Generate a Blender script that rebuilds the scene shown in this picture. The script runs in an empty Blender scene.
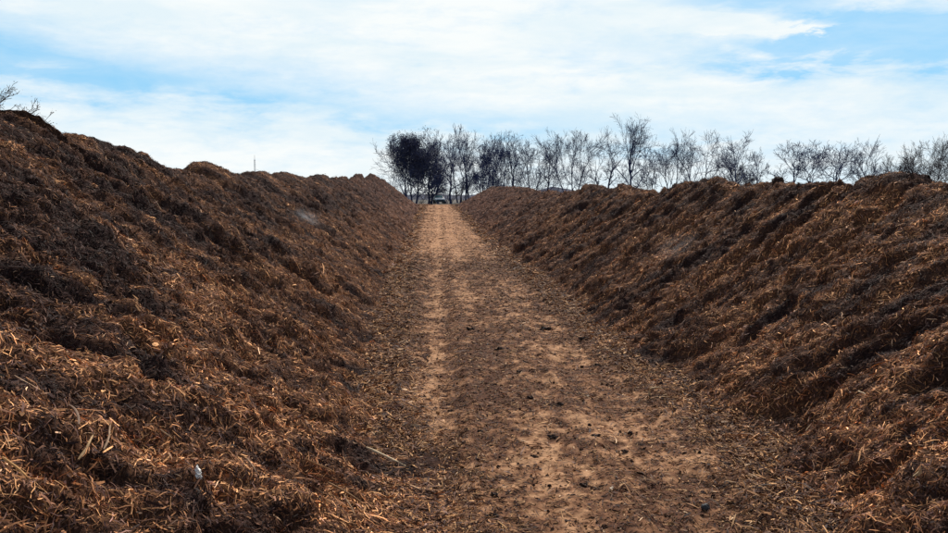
import bpy, math
import numpy as np
from mathutils import Matrix, Vector, Euler

R = math.radians
rng = np.random.default_rng(7)
scene = bpy.context.scene
C = scene.collection

# ------------------------------------------------------------------ camera
F = 821.0; CX, CY = 474.0, 266.5
CAM = np.array([0.0, 0.0, 1.75])
cam_rot = Euler((R(90 - 4.91), 0, -R(2.37)), 'XYZ')
cd = bpy.data.cameras.new('camera'); cam = bpy.data.objects.new('camera', cd); C.objects.link(cam)
cam.location = CAM; cam.rotation_euler = cam_rot
cd.sensor_width = 36; cd.lens = 36 * F / 948; cd.clip_start = 0.05; cd.clip_end = 5000
scene.camera = cam
MR = np.array(cam_rot.to_matrix())

def ray(px, py):
    v = MR @ np.array([(px - CX) / F, -(py - CY) / F, -1.0])
    return v
def at_dist(px, py, Y):
    v = ray(px, py); return CAM + v * (Y / v[1])
def azel(px, py):
    v = ray(px, py); v = v / np.linalg.norm(v)
    return math.atan2(v[0], v[1]), math.asin(v[2])

# ------------------------------------------------------------------ noise
_perm = rng.permutation(4096)
_ang = rng.random(4096) * 2 * np.pi
_gx, _gy = np.cos(_ang), np.sin(_ang)
def pn(x, y, seed=0):
    x = np.asarray(x, float) + seed * 17.31; y = np.asarray(y, float) + seed * 9.17
    xi = np.floor(x).astype(np.int64); yi = np.floor(y).astype(np.int64)
    xf = x - xi; yf = y - yi
    def g(ix, iy, fx, fy):
        h = _perm[(_perm[ix & 4095] + iy * 7) & 4095]
        return _gx[h] * fx + _gy[h] * fy
    u = xf ** 3 * (xf * (xf * 6 - 15) + 10); v = yf ** 3 * (yf * (yf * 6 - 15) + 10)
    a = g(xi, yi, xf, yf); b = g(xi + 1, yi, xf - 1, yf)
    c = g(xi, yi + 1, xf, yf - 1); d = g(xi + 1, yi + 1, xf - 1, yf - 1)
    return ((a + (b - a) * u) * (1 - v) + (c + (d - c) * u) * v) * 1.5
def fbm(x, y, o=3, seed=0, gain=0.5):
    r = 0; a = 1; f = 1
    for i in range(o):
        r = r + a * pn(x * f, y * f, seed + i * 3); a *= gain; f *= 2.03
    return r
def sstep(a, b, x):
    t = np.clip((x - a) / (b - a), 0, 1); return t * t * (3 - 2 * t)

def g0(y):                      # lie of the land along the track
    y = np.asarray(y, float)
    return 0.86 * sstep(22, 74, y) - 0.42 * sstep(78, 128, y)

# ------------------------------------------------------------------ materials
def nt(m):
    m.use_nodes = True; t = m.node_tree; return t, t.nodes, t.links
def simple(name, col, rough=0.85, nscale=None, var=0.35, bump=0.0, spec=0.3):
    m = bpy.data.materials.new(name); t, N, L = nt(m)
    b = N['Principled BSDF']; b.inputs['Roughness'].default_value = rough
    b.inputs['Specular IOR Level'].default_value = spec
    if nscale:
        tc = N.new('ShaderNodeTexCoord'); n = N.new('ShaderNodeTexNoise'); n.inputs['Scale'].default_value = nscale
        n.inputs['Detail'].default_value = 5
        L.new(tc.outputs['Object'], n.inputs['Vector'])
        r = N.new('ShaderNodeValToRGB'); r.color_ramp.elements[0].position = 0.3; r.color_ramp.elements[1].position = 0.7
        r.color_ramp.elements[0].color = [c * (1 - var) for c in col] + [1]
        r.color_ramp.elements[1].color = [min(1, c * (1 + var)) for c in col] + [1]
        L.new(n.outputs['Fac'], r.inputs['Fac']); L.new(r.outputs['Color'], b.inputs['Base Color'])
        if bump:
            bp = N.new('ShaderNodeBump'); bp.inputs['Distance'].default_value = bump
            L.new(n.outputs['Fac'], bp.inputs['Height']); L.new(bp.outputs['Normal'], b.inputs['Normal'])
    else:
        b.inputs['Base Color'].default_value = list(col) + [1]
    return m
def attr_mat(name, rough=0.8, fine=60.0, var=(0.55, 1.5), bump=0.01, spec=0.3, trans=0.0):
    m = bpy.data.materials.new(name); t, N, L = nt(m)
    b = N['Principled BSDF']; b.inputs['Roughness'].default_value = rough
    b.inputs['Specular IOR Level'].default_value = spec
    a = N.new('ShaderNodeAttribute'); a.attribute_name = 'tint'
    tc = N.new('ShaderNodeTexCoord'); n = N.new('ShaderNodeTexNoise')
    n.inputs['Scale'].default_value = fine; n.inputs['Detail'].default_value = 6; n.inputs['Roughness'].default_value = 0.65
    L.new(tc.outputs['Object'], n.inputs['Vector'])
    mr = N.new('ShaderNodeMapRange'); mr.inputs[1].default_value = 0.3; mr.inputs[2].default_value = 0.7
    mr.inputs[3].default_value = var[0]; mr.inputs[4].default_value = var[1]
    L.new(n.outputs['Fac'], mr.inputs[0])
    vm = N.new('ShaderNodeVectorMath'); vm.operation = 'SCALE'
    L.new(a.outputs['Color'], vm.inputs[0]); L.new(mr.outputs[0], vm.inputs['Scale'])
    L.new(vm.outputs[0], b.inputs['Base Color'])
    if bump:
        bp = N.new('ShaderNodeBump'); bp.inputs['Distance'].default_value = bump
        L.new(n.outputs['Fac'], bp.inputs['Height']); L.new(bp.outputs['Normal'], b.inputs['Normal'])
    return m

M_mulch = attr_mat('damp_mulch', 0.9, 45, (0.35, 1.7), 0.02, 0.04)
M_shred = attr_mat('shredded_wood', 0.75, 30, (0.7, 1.3), 0.0, 0.10)
M_dirt = attr_mat('track_dirt', 0.92, 22, (0.62, 1.4), 0.012, 0.06)
M_litter = attr_mat('track_litter', 0.75, 30, (0.7, 1.3), 0.0, 0.12)
M_field = simple('field_soil', (0.06, 0.048, 0.036), 0.95, 0.3, 0.4)
M_bark_haze = simple('bark', (0.028, 0.036, 0.090), 0.9, 0.8, 0.35)  # bark with the blue of distance haze mixed into its colour
M_twig_haze = simple('twig_bark_haze', (0.042, 0.056, 0.140), 0.9, 0.5, 0.25)  # twigs tinted blue in place of air haze
M_bark2 = simple('bark_brown', (0.055, 0.042, 0.045), 0.9, 0.8, 0.3)
M_twig2 = simple('twig_brown', (0.075, 0.058, 0.066), 0.9, 0.5, 0.25)
M_leaf_haze = simple('hazy_dark_leaves', (0.070, 0.070, 0.115), 0.9, 0.6, 0.5)  # slate blue of the leaves includes painted distance haze
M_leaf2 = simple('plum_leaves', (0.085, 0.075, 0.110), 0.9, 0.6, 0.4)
M_bud = simple('brown_buds', (0.16, 0.085, 0.05), 0.85, 6.0, 0.4)
M_bark3 = simple('near_bark', (0.10, 0.075, 0.055), 0.85, 8.0, 0.4, 0.01)

# ------------------------------------------------------------------ mesh helpers
def quads_obj(name, V, Q, mat, parent=None, tint=None, smooth=False, tri=False):
    """V (n,3), Q (m,4)"""
    me = bpy.data.meshes.new(name); V = np.ascontiguousarray(V, np.float32); Q = np.ascontiguousarray(Q, np.int32)
    k = Q.shape[1]
    me.vertices.add(len(V)); me.vertices.foreach_set('co', V.ravel())
    me.loops.add(Q.size); me.loops.foreach_set('vertex_index', Q.ravel())
    me.polygons.add(len(Q)); me.polygons.foreach_set('loop_start', np.arange(0, Q.size, k, dtype=np.int32))
    try: me.polygons.foreach_set('loop_total', np.full(len(Q), k, np.int32))
    except Exception: pass
    me.update(calc_edges=True)
    me.polygons.foreach_set('use_smooth', np.full(len(Q), smooth, bool))
    if tint is not None:
        ca = me.color_attributes.new('tint', 'FLOAT_COLOR', 'POINT')
        t4 = np.ones((len(V), 4), np.float32); t4[:, :3] = tint; ca.data.foreach_set('color', t4.ravel())
    me.materials.append(mat)
    o = bpy.data.objects.new(name, me); C.objects.link(o)
    if parent is not None: o.parent = parent
    return o
def empty(name, loc):
    o = bpy.data.objects.new(name, None); C.objects.link(o); o.location = loc; o.empty_display_size = 0.3; return o
def tag(o, label=None, cat=None, group=None, kind=None):
    if label: o['label'] = label
    if cat: o['category'] = cat
    if group: o['group'] = group
    if kind: o['kind'] = kind
    return o
def grid_quads(n, m):
    i, j = np.meshgrid(np.arange(n - 1), np.arange(m - 1), indexing='ij')
    a = (i * m + j).ravel(); return np.stack([a, a + 1, a + m + 1, a + m], 1)
def grid_normals(P):
    du = np.gradient(P, axis=0); dv = np.gradient(P, axis=1)
    n = np.cross(dv, du); n /= np.linalg.norm(n, axis=2, keepdims=True) + 1e-9
    n[n[..., 2] < 0] *= -1
    return n
def ysteps(y0, y1, k, lo, hi=1e9):
    ys = [y0]
    while ys[-1] < y1: ys.append(ys[-1] + min(hi, max(lo, k * abs(ys[-1]))))
    return np.array(ys)

# ------------------------------------------------------------------ strands: bent flat strips scattered on a surface
PAL = np.array([[0.036, 0.023, 0.022], [0.112, 0.062, 0.041], [0.262, 0.140, 0.067], [0.430, 0.258, 0.125],
                [0.140, 0.088, 0.074], [0.560, 0.400, 0.260]])
def strands(P, N, D, L, W, col, tilt=0.3, lift=0.012, bend=0.11, seg=3):
    """P,N centre + normal, D preferred direction in plane (unit), returns V,Q,tint"""
    n = len(P)
    S = np.cross(N, D); S /= np.linalg.norm(S, axis=1, keepdims=True)
    t = rng.normal(0, tilt, n)[:, None]
    A = D * np.cos(t) + N * np.sin(t)                      # long axis
    U = np.cross(A, S)                                      # 'up' of strip
    U *= np.sign((U * N).sum(1, keepdims=True) + 1e-9)
    r = rng.normal(0, 0.7, n)[:, None]
    Wd = S * np.cos(r) + U * np.sin(r); Wu = -S * np.sin(r) + U * np.cos(r)
    L = L[:, None]; W = W[:, None]
    b1 = rng.normal(0, bend, (n, 1)); b2 = np.abs(rng.normal(0, bend, (n, 1))); b3 = rng.normal(0, bend * 0.8, (n, 1))
    O = P + N * (np.abs(rng.normal(0, lift, n))[:, None])
    e0 = O - A * L * 0.5; e1 = O + A * L * 0.5
    w0 = W * rng.uniform(0.15, 0.9, (n, 1)); w1 = W * rng.uniform(0.1, 0.8, (n, 1)); wm_ = W * rng.uniform(0.7, 1.1, (n, 1))
    if seg == 2:
        m1 = O + Wd * L * b1 * 0.35 + Wu * L * b2 * 0.3
        V = np.stack([e0 - Wd * w0 / 2, e0 + Wd * w0 / 2, m1 - Wd * W / 2, m1 + Wd * W / 2, e1 - Wd * w1 / 2, e1 + Wd * w1 / 2], 1)
        base = np.arange(n)[:, None] * 6
        Q = np.concatenate([base + np.array([[0, 1, 3, 2]]), base + np.array([[2, 3, 5, 4]])], 1).reshape(-1, 4)
        return V.reshape(-1, 3), Q, np.repeat(col, 6, axis=0)
    m1 = O - A * L * 0.17 + Wd * L * (b1 + b3) * 0.35 + Wu * L * b2 * 0.35
    m2 = O + A * L * 0.17 + Wd * L * (b1 - b3) * 0.35 + Wu * L * b2 * 0.30
    V = np.stack([e0 - Wd * w0 / 2, e0 + Wd * w0 / 2, m1 - Wd * W / 2, m1 + Wd * W / 2, m2 - Wd * wm_ / 2, m2 + Wd * wm_ / 2, e1 - Wd * w1 / 2, e1 + Wd * w1 / 2], 1)
    base = np.arange(n)[:, None] * 8
    Q = np.concatenate([base + np.array([[0, 1, 3, 2]]), base + np.array([[2, 3, 5, 4]]), base + np.array([[4, 5, 7, 6]])], 1).reshape(-1, 4)
    return V.reshape(-1, 3), Q, np.repeat(col, 8, axis=0)

def sample_grid(P, dens, count_scale=1.0):
    """random points on a grid surface with density per m2 'dens' given per cell"""
    e1 = P[1:, :-1] - P[:-1, :-1]; e2 = P[:-1, 1:] - P[:-1, :-1]
    area = np.linalg.norm(np.cross(e1, e2), axis=2)
    w = (area * dens).ravel(); tot = w.sum(); n = int(tot * count_scale)
    cs = np.cumsum(w); k = np.searchsorted(cs, rng.random(n) * cs[-1]); k = np.minimum(k, len(w) - 1)
    m = P.shape[1] - 1; i = k // m; j = k % m; fi = rng.random(n); fj = rng.random(n)
    return i, j, fi, fj
def bil(A, i, j, fi, fj):
    if A.ndim == 3: fi = fi[:, None]; fj = fj[:, None]
    return (A[i, j] * (1 - fi) + A[i + 1, j] * fi) * (1 - fj) + (A[i, j + 1] * (1 - fi) + A[i + 1, j + 1] * fi) * fj

# ------------------------------------------------------------------ the two windrows
left_crest = [(0,115),(20,120),(33,128),(40,131),(50,133),(60,136),(70,134.5),(80,137),(95,139.5),(105,145),(125,149),(140,154),(152,160),
 (170,169),(178,171),(188,168),(197,163),(205,162),(215,165),(225,171),(240,175.5),(250,172.5),(262,172),(270,175),(282,172.5),(290,174),
 (300,177),(307,178),(315,175.5),(325,175.5),(330,178.5),(342,177),(348,180),(357,174.5),(363,180.5),(371,174),(379,178),(385,181)]
right_crest = [(948,184),(930,181),(915,175),(905,173.5),(892,173),(880,176.5),(870,182),(864,187),(850,186),(835,183),(820,183.5),(800,184.5),(785,184),
 (765,183),(750,185.5),(740,187.5),(727,181),(718,177),(705,180),(697,184),(688,182),(680,184),(668,189),(661,193),(652,191),(640,190),(632,187),(623,184),
 (617,187),(611,192),(608,189),(600,186),(590,184.5),(584,187),(575,192),(560,193),(552,191),(540,192),(530,188.5),(518,187.5),(505,187),(492,187),(485,188)]
def crest_table(tab, Xc):
    ys, zs = [], []
    for px, py in tab:
        v = ray(px, py); t = Xc / v[0]
        ys.append(v[1] * t); zs.append(CAM[2] + v[2] * t)
    o = np.argsort(ys); return np.array(ys)[o], np.array(zs)[o]

def windrow(name, sgn, tab, Xc, base_pts, yend, seed, label):
    cy, cz = crest_table(tab, sgn * Xc)
    ys = ysteps(-5.0, yend, 0.0045, 0.020, 0.3)
    ny = len(ys)
    by = np.array([p[0] for p in base_pts]); bx = np.array([p[1] for p in base_pts])
    b = np.interp(ys, by, bx) + 0.16 * fbm(ys * 0.9, ys * 0 + 3.3, 3, seed)
    W = Xc - b
    T = np.concatenate([np.linspace(-0.16, 1.12, 250), np.linspace(1.15, 2.25, 45)])   # fine inner face, coarser outer face
    k = 0.07; q0 = math.sqrt(1 + k * k)
    tt, yy = np.meshgrid(T, ys); Wg = W[:, None]
    h = (q0 - np.sqrt((tt - 1) ** 2 + k * k)) / (q0 - k); prof = np.where(h < 0, h * 0.6, h)
    prof = np.where(tt < 1, 0.045 * np.log1p(np.exp(prof / 0.045)), prof) - 0.004
    endf = np.clip((yend - yy) / 3.0, 0, 1) ** 0.8             # the end of the pile tapers off as a cone
    s = tt * Wg * 1.25                                         # distance up the slope
    face = sstep(-0.05, 0.12, tt) * (1 - 0.8 * sstep(0.72, 0.98, tt) * (1 - sstep(1.1, 1.3, tt)))
    yl = yy + 0.22 * s + 0.25 * fbm(yy * 0.7, s * 0.5, 2, seed + 5)
    D = 0.095 * fbm(yl / 1.1, s / 2.2, 3, seed + 7) * face       # slumps and runs down the face
    rid = 1 - np.abs(fbm(yl / 0.36, s / 0.95, 2, seed + 9)) * 2.2
    D += 0.042 * rid * (0.3 + 0.7 * face) - 0.03
    D += 0.029 * np.tanh(fbm(yl / 0.34, s / 0.30, 2, seed + 29) * 3.0) * face
    f_in = (0.35 + 0.65 * face) * sstep(-0.1, 0.05, tt)
    D += (0.040 * fbm(yl / 0.15, s / 0.24, 3, seed + 12) + 0.024 * pn(yy / 0.06, s / 0.08, seed + 15)) * f_in
    r2_ = 1 - np.abs(fbm(yl / 0.19, s / 0.85, 2, seed + 33)) * 2.4
    D += 0.026 * r2_ * face * (1 - 0.5 * sstep(12, 25, yy))
    r3_ = 1 - np.abs(fbm(yl / 0.62 + 0.35 * s, s / 1.5, 2, seed + 37)) * 2.2
    D += 0.060 * r3_ * face * sstep(9, 22, yy) - 0.02
    D += 0.03 * pn(yy / 0.5, s / 0.22, seed + 17) * sstep(15, 30, yy)
    D *= (0.25 + 0.75 * endf) * (0.72 if sgn > 0 else 0.95)
    ridge_ = np.exp(-((tt - 0.97) / 0.10) ** 2) * endf
    D += ridge_ * (0.050 * np.maximum(0, fbm(yy / 0.42, s / 0.30, 2, seed + 43)) * 2.0 + 0.035 * fbm(yy / 0.13, s / 0.13, 2, seed + 45)) * (np.interp(yy, [0, 10, 40], [0.7, 1.1, 2.0]) if sgn > 0 else np.interp(yy, [0, 10, 18, 40], [0.3, 0.35, 0.6, 1.6]))
    shift = 0.03 * fbm(yy / 0.3, s / 0.3, 2, seed + 19)
    Rm = MR.T
    def build(zc):
        Hg = ((zc - g0(ys))[:, None]) * endf
        P = np.stack([sgn * (b[:, None] + tt * Wg), yy, g0(yy) + Hg * prof - 0.02], 2)
        th = np.arctan2(Hg, Wg)
        P[..., 0] += -sgn * np.sin(th) * np.where(tt < 1, 1, -1) * np.minimum(1, np.abs(tt - 1) * 6) * D
        P[..., 2] += np.cos(th) * D; P[..., 1] += 0.25 * D + shift
        return P
    zc = np.interp(ys, cy, cz)
    tx = np.array([p[0] for p in tab], float); ty = np.array([p[1] for p in tab], float); o_ = np.argsort(tx); tx = tx[o_]; ty = ty[o_]
    cols = np.arange(int(tx[0]), int(tx[-1]) + 1)
    for it in range(5):                                        # settle the crest height on the surveyed skyline
        P = build(zc)
        sel = P[ys > 2.5]; q = (sel.reshape(-1, 3) - CAM) @ MR
        px = CX - F * q[:, 0] / q[:, 2]; py = CY + F * q[:, 1] / q[:, 2]
        sil = np.full(len(cols), 1e9); ii = np.round(px - cols[0]).astype(int); ok = (ii >= 0) & (ii < len(cols))
        np.minimum.at(sil, ii[ok], py[ok])
        good = sil < 1e8; sil = np.interp(cols, cols[good], sil[good])
        cr = np.stack([np.full(ny, sgn * Xc), ys, zc], 1); q = (cr - CAM) @ MR; cpx = CX - F * q[:, 0] / q[:, 2]
        valid = (ys > 2.5) & (cpx > cols[0]) & (cpx < cols[-1])
        err = np.interp(cpx, cols, sil) - np.interp(cpx, tx, ty) + 0.8
        zc = zc + np.where(valid, np.clip(err * ys / F, -0.25, 0.25) * 0.9, 0)
    P = build(zc)
    N = grid_normals(P)
    # damp / dry patches
    damp = 0.43 + 0.46 * fbm(yl / 1.3, s / 1.6, 3, seed + 21) + 0.80 * fbm(yl / 0.27, s / 0.85, 3, seed + 23) + 0.35 * pn(yy / 0.11, s / 0.16, seed + 24)
    damp += (0.38 * sstep(0.30, 0.62, tt) - 0.12) if sgn < 0 else (0.16 * sstep(0.62, 0.95, tt) - 0.08)
    damp = np.clip(damp, 0, 1)
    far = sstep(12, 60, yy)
    c_dry = np.array([0.096, 0.052, 0.031]); c_wet = np.array([0.026, 0.0165, 0.0160]); c_far_haze = np.array([0.088, 0.051, 0.044])  # far colour carries painted haze and purplish shade
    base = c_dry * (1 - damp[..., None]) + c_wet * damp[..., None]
    base = base * (1 - 0.55 * far[..., None]) + c_far_haze * 0.55 * far[..., None] * (1.25 - 0.7 * damp[..., None])
    base = base * np.array([1.24, 1.09, 1.00])
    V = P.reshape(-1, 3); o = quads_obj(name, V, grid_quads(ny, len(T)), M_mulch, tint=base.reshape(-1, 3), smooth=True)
    tag(o, label, 'compost pile', 'long compost windrows beside the track')
    # shreds
    ym = 0.5 * (yy[1:, :-1] + yy[:-1, :-1]); tm = 0.5 * (tt[1:, 1:] + tt[1:, :-1])
    dist = np.sqrt(np.maximum(ym, 0.5) ** 2 + 3)
    dens = np.interp(dist, [2, 4, 6, 10, 15, 25, 40, 75], [6200, 6200, 4400, 2700, 1250, 430, 140, 45])
    dens = dens * np.where(ym < 0.8, 0.12, 1) * np.where(tm > 1.1, 0.12, 1) * np.where(tm < -0.08, 0.2, 1)
    i, j, fi, fj = sample_grid(P, dens)
    p = bil(P, i, j, fi, fj); nn = bil(N, i, j, fi, fj); nn /= np.linalg.norm(nn, axis=1, keepdims=True)
    dm = bil(damp[..., None], i, j, fi, fj)[:, 0]
    n = len(p); dd = np.sqrt((p ** 2).sum(1)); dd = np.maximum(p[:, 1], 1.5)
    down = np.stack([np.full(n, -sgn * 0.8), np.full(n, 0.0), np.full(n, -0.6)], 1)
    # angle in plane: biased downslope, wide spread
    a = rng.normal(0, 1, n) * np.interp(dd, [3, 9, 30], [1.5, 0.85, 0.6]) + 0.28 * sgn
    T1 = down - nn * (down * nn).sum(1, keepdims=True); T1 /= np.linalg.norm(T1, axis=1, keepdims=True) + 1e-9
    T2 = np.cross(nn, T1)
    Dr = T1 * np.cos(a)[:, None] + T2 * np.sin(a)[:, None]
    lod = np.interp(dd, [3, 8, 15, 30, 75], [1, 1.0, 1.35, 2.3, 4.2])
    Ln = rng.lognormal(math.log(0.037), 0.48, n) * lod; Ln = np.clip(Ln, 0.014, 0.13 * lod)
    Wd = rng.lognormal(math.log(0.0037), 0.42, n) * lod
    chip = rng.random(n) < 0.12; Ln[chip] *= 0.5; Wd[chip] *= 2.0
    warm = (0.90 if sgn < 0 else 1.0) + 0.14 * (1 - sstep(3.2, 7.0, dd)) * (sgn < 0) + 0.08 * (sgn > 0) * (1 - sstep(4, 9, dd))
    u = rng.random(n) + 0.75 * (0.36 - dm)
    idx = np.digitize(u, [0.28, 0.61, 0.94, 1.14]); idx = np.clip(idx, 0, 3)
    r2 = rng.random(n); idx[r2 < 0.10] = 4; idx[r2 > 0.989] = 5
    col = PAL[idx] * rng.uniform(0.6, 1.45, (n, 1)) * (1.45 - 0.95 * dm[:, None]) * warm[:, None]
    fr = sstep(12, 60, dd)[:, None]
    col = col * (1 - 0.5 * fr) + 0.5 * fr * np.array([0.120, 0.068, 0.055]) * rng.uniform(0.2, 2.1, (n, 1)) * (1.4 - 1.0 * dm[:, None])  # distant shreds blend to a purplish tint painted for haze and shade
    col = col * np.array([1.32, 1.12, 1.00]) * rng.lognormal(-0.05, 0.42, (n, 1))
    twig = rng.random(n) < 0.005; Ln[twig] *= rng.uniform(1.8, 3.2, twig.sum()); Wd[twig] *= 1.1
    V, Q, tc = strands(p, nn, Dr, Ln, Wd, col, tilt=0.16, lift=0.008)
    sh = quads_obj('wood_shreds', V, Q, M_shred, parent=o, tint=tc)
    tag(sh, 'tangled brown shreds of wood and bark covering the pile', kind='stuff')
    return o, P, N, T, ys

L_base = [(-5, 0.55), (3.0, 0.30), (4.3, 0.22), (5.0, 0.36), (6, 0.50), (7.8, 0.68), (10, 0.85), (14, 1.0), (22, 1.2), (33, 1.4), (75, 1.65)]
R_base = [(-5, 2.1), (3.5, 2.02), (4.5, 2.1), (6, 2.32), (8.8, 2.15), (12, 2.2), (15, 2.25), (33, 2.0), (50, 1.75), (75, 1.5)]
WL = windrow('compost_windrow', -1, left_crest, 4.4, L_base, 69.0, 3, 'taller dark windrow of shredded bark compost left of the dirt track')
WR = windrow('compost_windrow', 1, right_crest, 4.75, R_base, 80.0, 40, 'lower brown windrow of shredded bark compost right of the dirt track')

# ------------------------------------------------------------------ dirt track
def track_z(x, y):
    z = g0(y) + 0.035 * fbm(x / 1.1, y / 1.6, 3, 60)
    for xc, w, dp in ((-0.08, 0.24, 0.035), (1.48, 0.28, 0.03)):
        q_ = (x - xc - 0.08 * fbm(y / 3, y * 0, 2, 61)) / w
        z = z - dp * np.exp(-q_ ** 4) + 0.4 * dp * np.exp(-((np.abs(q_) - 1.35) / 0.3) ** 2)
    return z
ys = ysteps(-5, 104, 0.0045, 0.018, 0.35); xs = np.linspace(-3.2, 4.2, 300)
xx, yy = np.meshgrid(xs, ys)
edge = sstep(-3.2, -2.6, xx) * (1 - sstep(3.6, 4.2, xx))
zz = track_z(xx, yy)
rough = 0.016 * fbm(xx / 0.16, yy / 0.2, 3, 64) + 0.010 * pn(xx / 0.045, yy / 0.05, 66)
zz = zz + rough - 0.25 * (1 - edge) * sstep(84, 70, yy)
PT = np.stack([xx, yy, zz], 2); NT = grid_normals(PT)
n1 = fbm(xx / 0.75, yy / 0.60, 4, 70); n2 = fbm(xx / 0.16, yy / 0.2, 3, 73); n3 = fbm(xx / 1.8, yy / 2.6, 2, 76)
wv = 0.07 * fbm(yy / 1.3, yy * 0, 2, 79)
n4 = fbm(xx / 0.06, yy / 0.07, 2, 78)
tan = 0.37 + 0.42 * n1 + 0.62 * n2 + 0.25 * n3 + 0.55 * n4
tan = tan + 0.46 * np.exp(-((xx + 0.08 - wv) / 0.14) ** 2) + 0.20 * np.exp(-((xx - 1.40 + wv) / 0.38) ** 2) * (yy < 12)
tan = tan + 0.55 * np.exp(-((xx - 0.66 - wv) / 0.15) ** 2) * (1 - sstep(5.6, 6.6, yy))
tan = tan + 0.32 * np.exp(-((xx - 0.45 + wv) / 0.2) ** 2) * sstep(10, 13, yy)
tan = tan - 0.30 * np.exp(-((xx - 0.33) / 0.28) ** 2) * np.exp(-((yy - 7.6) / 1.7) ** 2)
tan = tan - 0.26 * np.exp(-((xx - 0.50) / 0.33) ** 2) * sstep(6.2, 7.5, yy) * (1 - sstep(11, 14, yy)) - 0.10
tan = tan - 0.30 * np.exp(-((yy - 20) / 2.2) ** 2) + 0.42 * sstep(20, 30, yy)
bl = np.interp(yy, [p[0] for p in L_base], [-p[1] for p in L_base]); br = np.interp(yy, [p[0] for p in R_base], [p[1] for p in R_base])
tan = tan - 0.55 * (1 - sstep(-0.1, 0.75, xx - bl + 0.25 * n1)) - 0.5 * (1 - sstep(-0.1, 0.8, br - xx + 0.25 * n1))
tan = np.clip(tan, 0, 1)
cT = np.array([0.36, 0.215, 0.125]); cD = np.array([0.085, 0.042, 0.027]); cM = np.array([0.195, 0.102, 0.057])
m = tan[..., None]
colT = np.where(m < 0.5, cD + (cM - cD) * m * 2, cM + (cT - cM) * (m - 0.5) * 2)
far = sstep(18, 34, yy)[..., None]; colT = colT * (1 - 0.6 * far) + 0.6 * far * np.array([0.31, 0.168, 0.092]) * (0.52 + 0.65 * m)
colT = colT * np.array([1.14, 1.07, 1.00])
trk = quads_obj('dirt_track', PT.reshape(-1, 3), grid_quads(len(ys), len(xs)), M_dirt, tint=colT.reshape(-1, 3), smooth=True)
tag(trk, kind='structure')
# litter on the track
ym = yy[:-1, :-1]; xm = xx[:-1, :-1]
dens = np.interp(ym, [0, 3, 5, 9, 15, 30, 70, 104], [200, 3000, 3000, 1700, 750, 210, 50, 0])
toe = np.maximum(1 - sstep(0.0, 0.8, (xx - bl)[:-1, :-1]), 1 - sstep(0.0, 0.7, (br - xx)[:-1, :-1]))
dens = dens * (np.clip(1.35 - 1.1 * tan[:-1, :-1], 0.2, 1.4) + 1.5 * toe) * (ym > 1.5)
i, j, fi, fj = sample_grid(PT, dens)
p = bil(PT, i, j, fi, fj); nn = bil(NT, i, j, fi, fj); nn /= np.linalg.norm(nn, axis=1, keepdims=True)
n = len(p); a = rng.uniform(0, 2 * np.pi, n)
D0 = np.stack([np.cos(a), np.sin(a), 0 * a], 1); D0 -= nn * (D0 * nn).sum(1, keepdims=True); D0 /= np.linalg.norm(D0, axis=1, keepdims=True)
lod = np.interp(p[:, 1], [3, 8, 15, 30, 75], [1, 1.15, 1.7, 2.6, 4])
tz = bil(np.maximum(1 - sstep(0.0, 0.8, xx - bl), 1 - sstep(0.0, 0.7, br - xx))[..., None], i, j, fi, fj)[:, 0]
Ln = np.clip(rng.lognormal(math.log(0.024), 0.6, n), 0.008, 0.13) * lod * (1 + 0.6 * tz); Wd = rng.lognormal(math.log(0.0042), 0.5, n) * lod * (1 + 0.3 * tz)
tn = bil(tan[..., None], i, j, fi, fj)[:, 0]
idx = np.clip(np.digitize(rng.random(n), [0.26, 0.58, 0.86, 0.975]), 0, 3); r2 = rng.random(n); idx[r2 < 0.1] = 4; idx[r2 > 0.975] = 5
col = PAL[idx] * rng.uniform(0.6, 1.4, (n, 1)) * (0.75 + 0.6 * tn[:, None])
col = col * np.array([1.20, 1.13, 1.05]) * (1 + 0.45 * tz[:, None] * np.array([1.15, 1.0, 0.85])); p = p + nn * (tz * np.abs(rng.normal(0, 0.022, n)))[:, None]
V, Q, tc = strands(p, nn, D0, Ln, Wd, col, tilt=0.20, lift=0.005, seg=2)
lit = quads_obj('wood_litter', V, Q, M_litter, tint=tc)
tag(lit, 'scattered bark shreds and splinters lying on the dirt track', 'wood litter', kind='stuff')

# ------------------------------------------------------------------ clods and crumbs on the track (uncountable crumbs as stuff, the big ones as things)
def lump_mesh(r, seed, nu=14, nv=9, flat=0.7, rough=0.35):
    u = np.linspace(0, 2 * np.pi, nu, endpoint=False); v = np.linspace(0, np.pi, nv)
    uu, vv = np.meshgrid(u, v)
    d = np.stack([np.sin(vv) * np.cos(uu), np.sin(vv) * np.sin(uu), np.cos(vv)], 2)
    k = 1 + rough * fbm(d[..., 0] * 1.6 + d[..., 2] + 5, d[..., 1] * 1.6 + d[..., 2] * 0.7, 3, seed)
    k[0] = k[0].mean(); k[-1] = k[-1].mean()
    P = d * k[..., None] * r; P[..., 2] *= flat
    V = P.reshape(-1, 3); q = []
    for a in range(nv - 1):
        for b_ in range(nu):
            c = (b_ + 1) % nu; q.append((a * nu + b_, (a + 1) * nu + b_, (a + 1) * nu + c, a * nu + c))
    return V, np.array(q)
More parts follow.
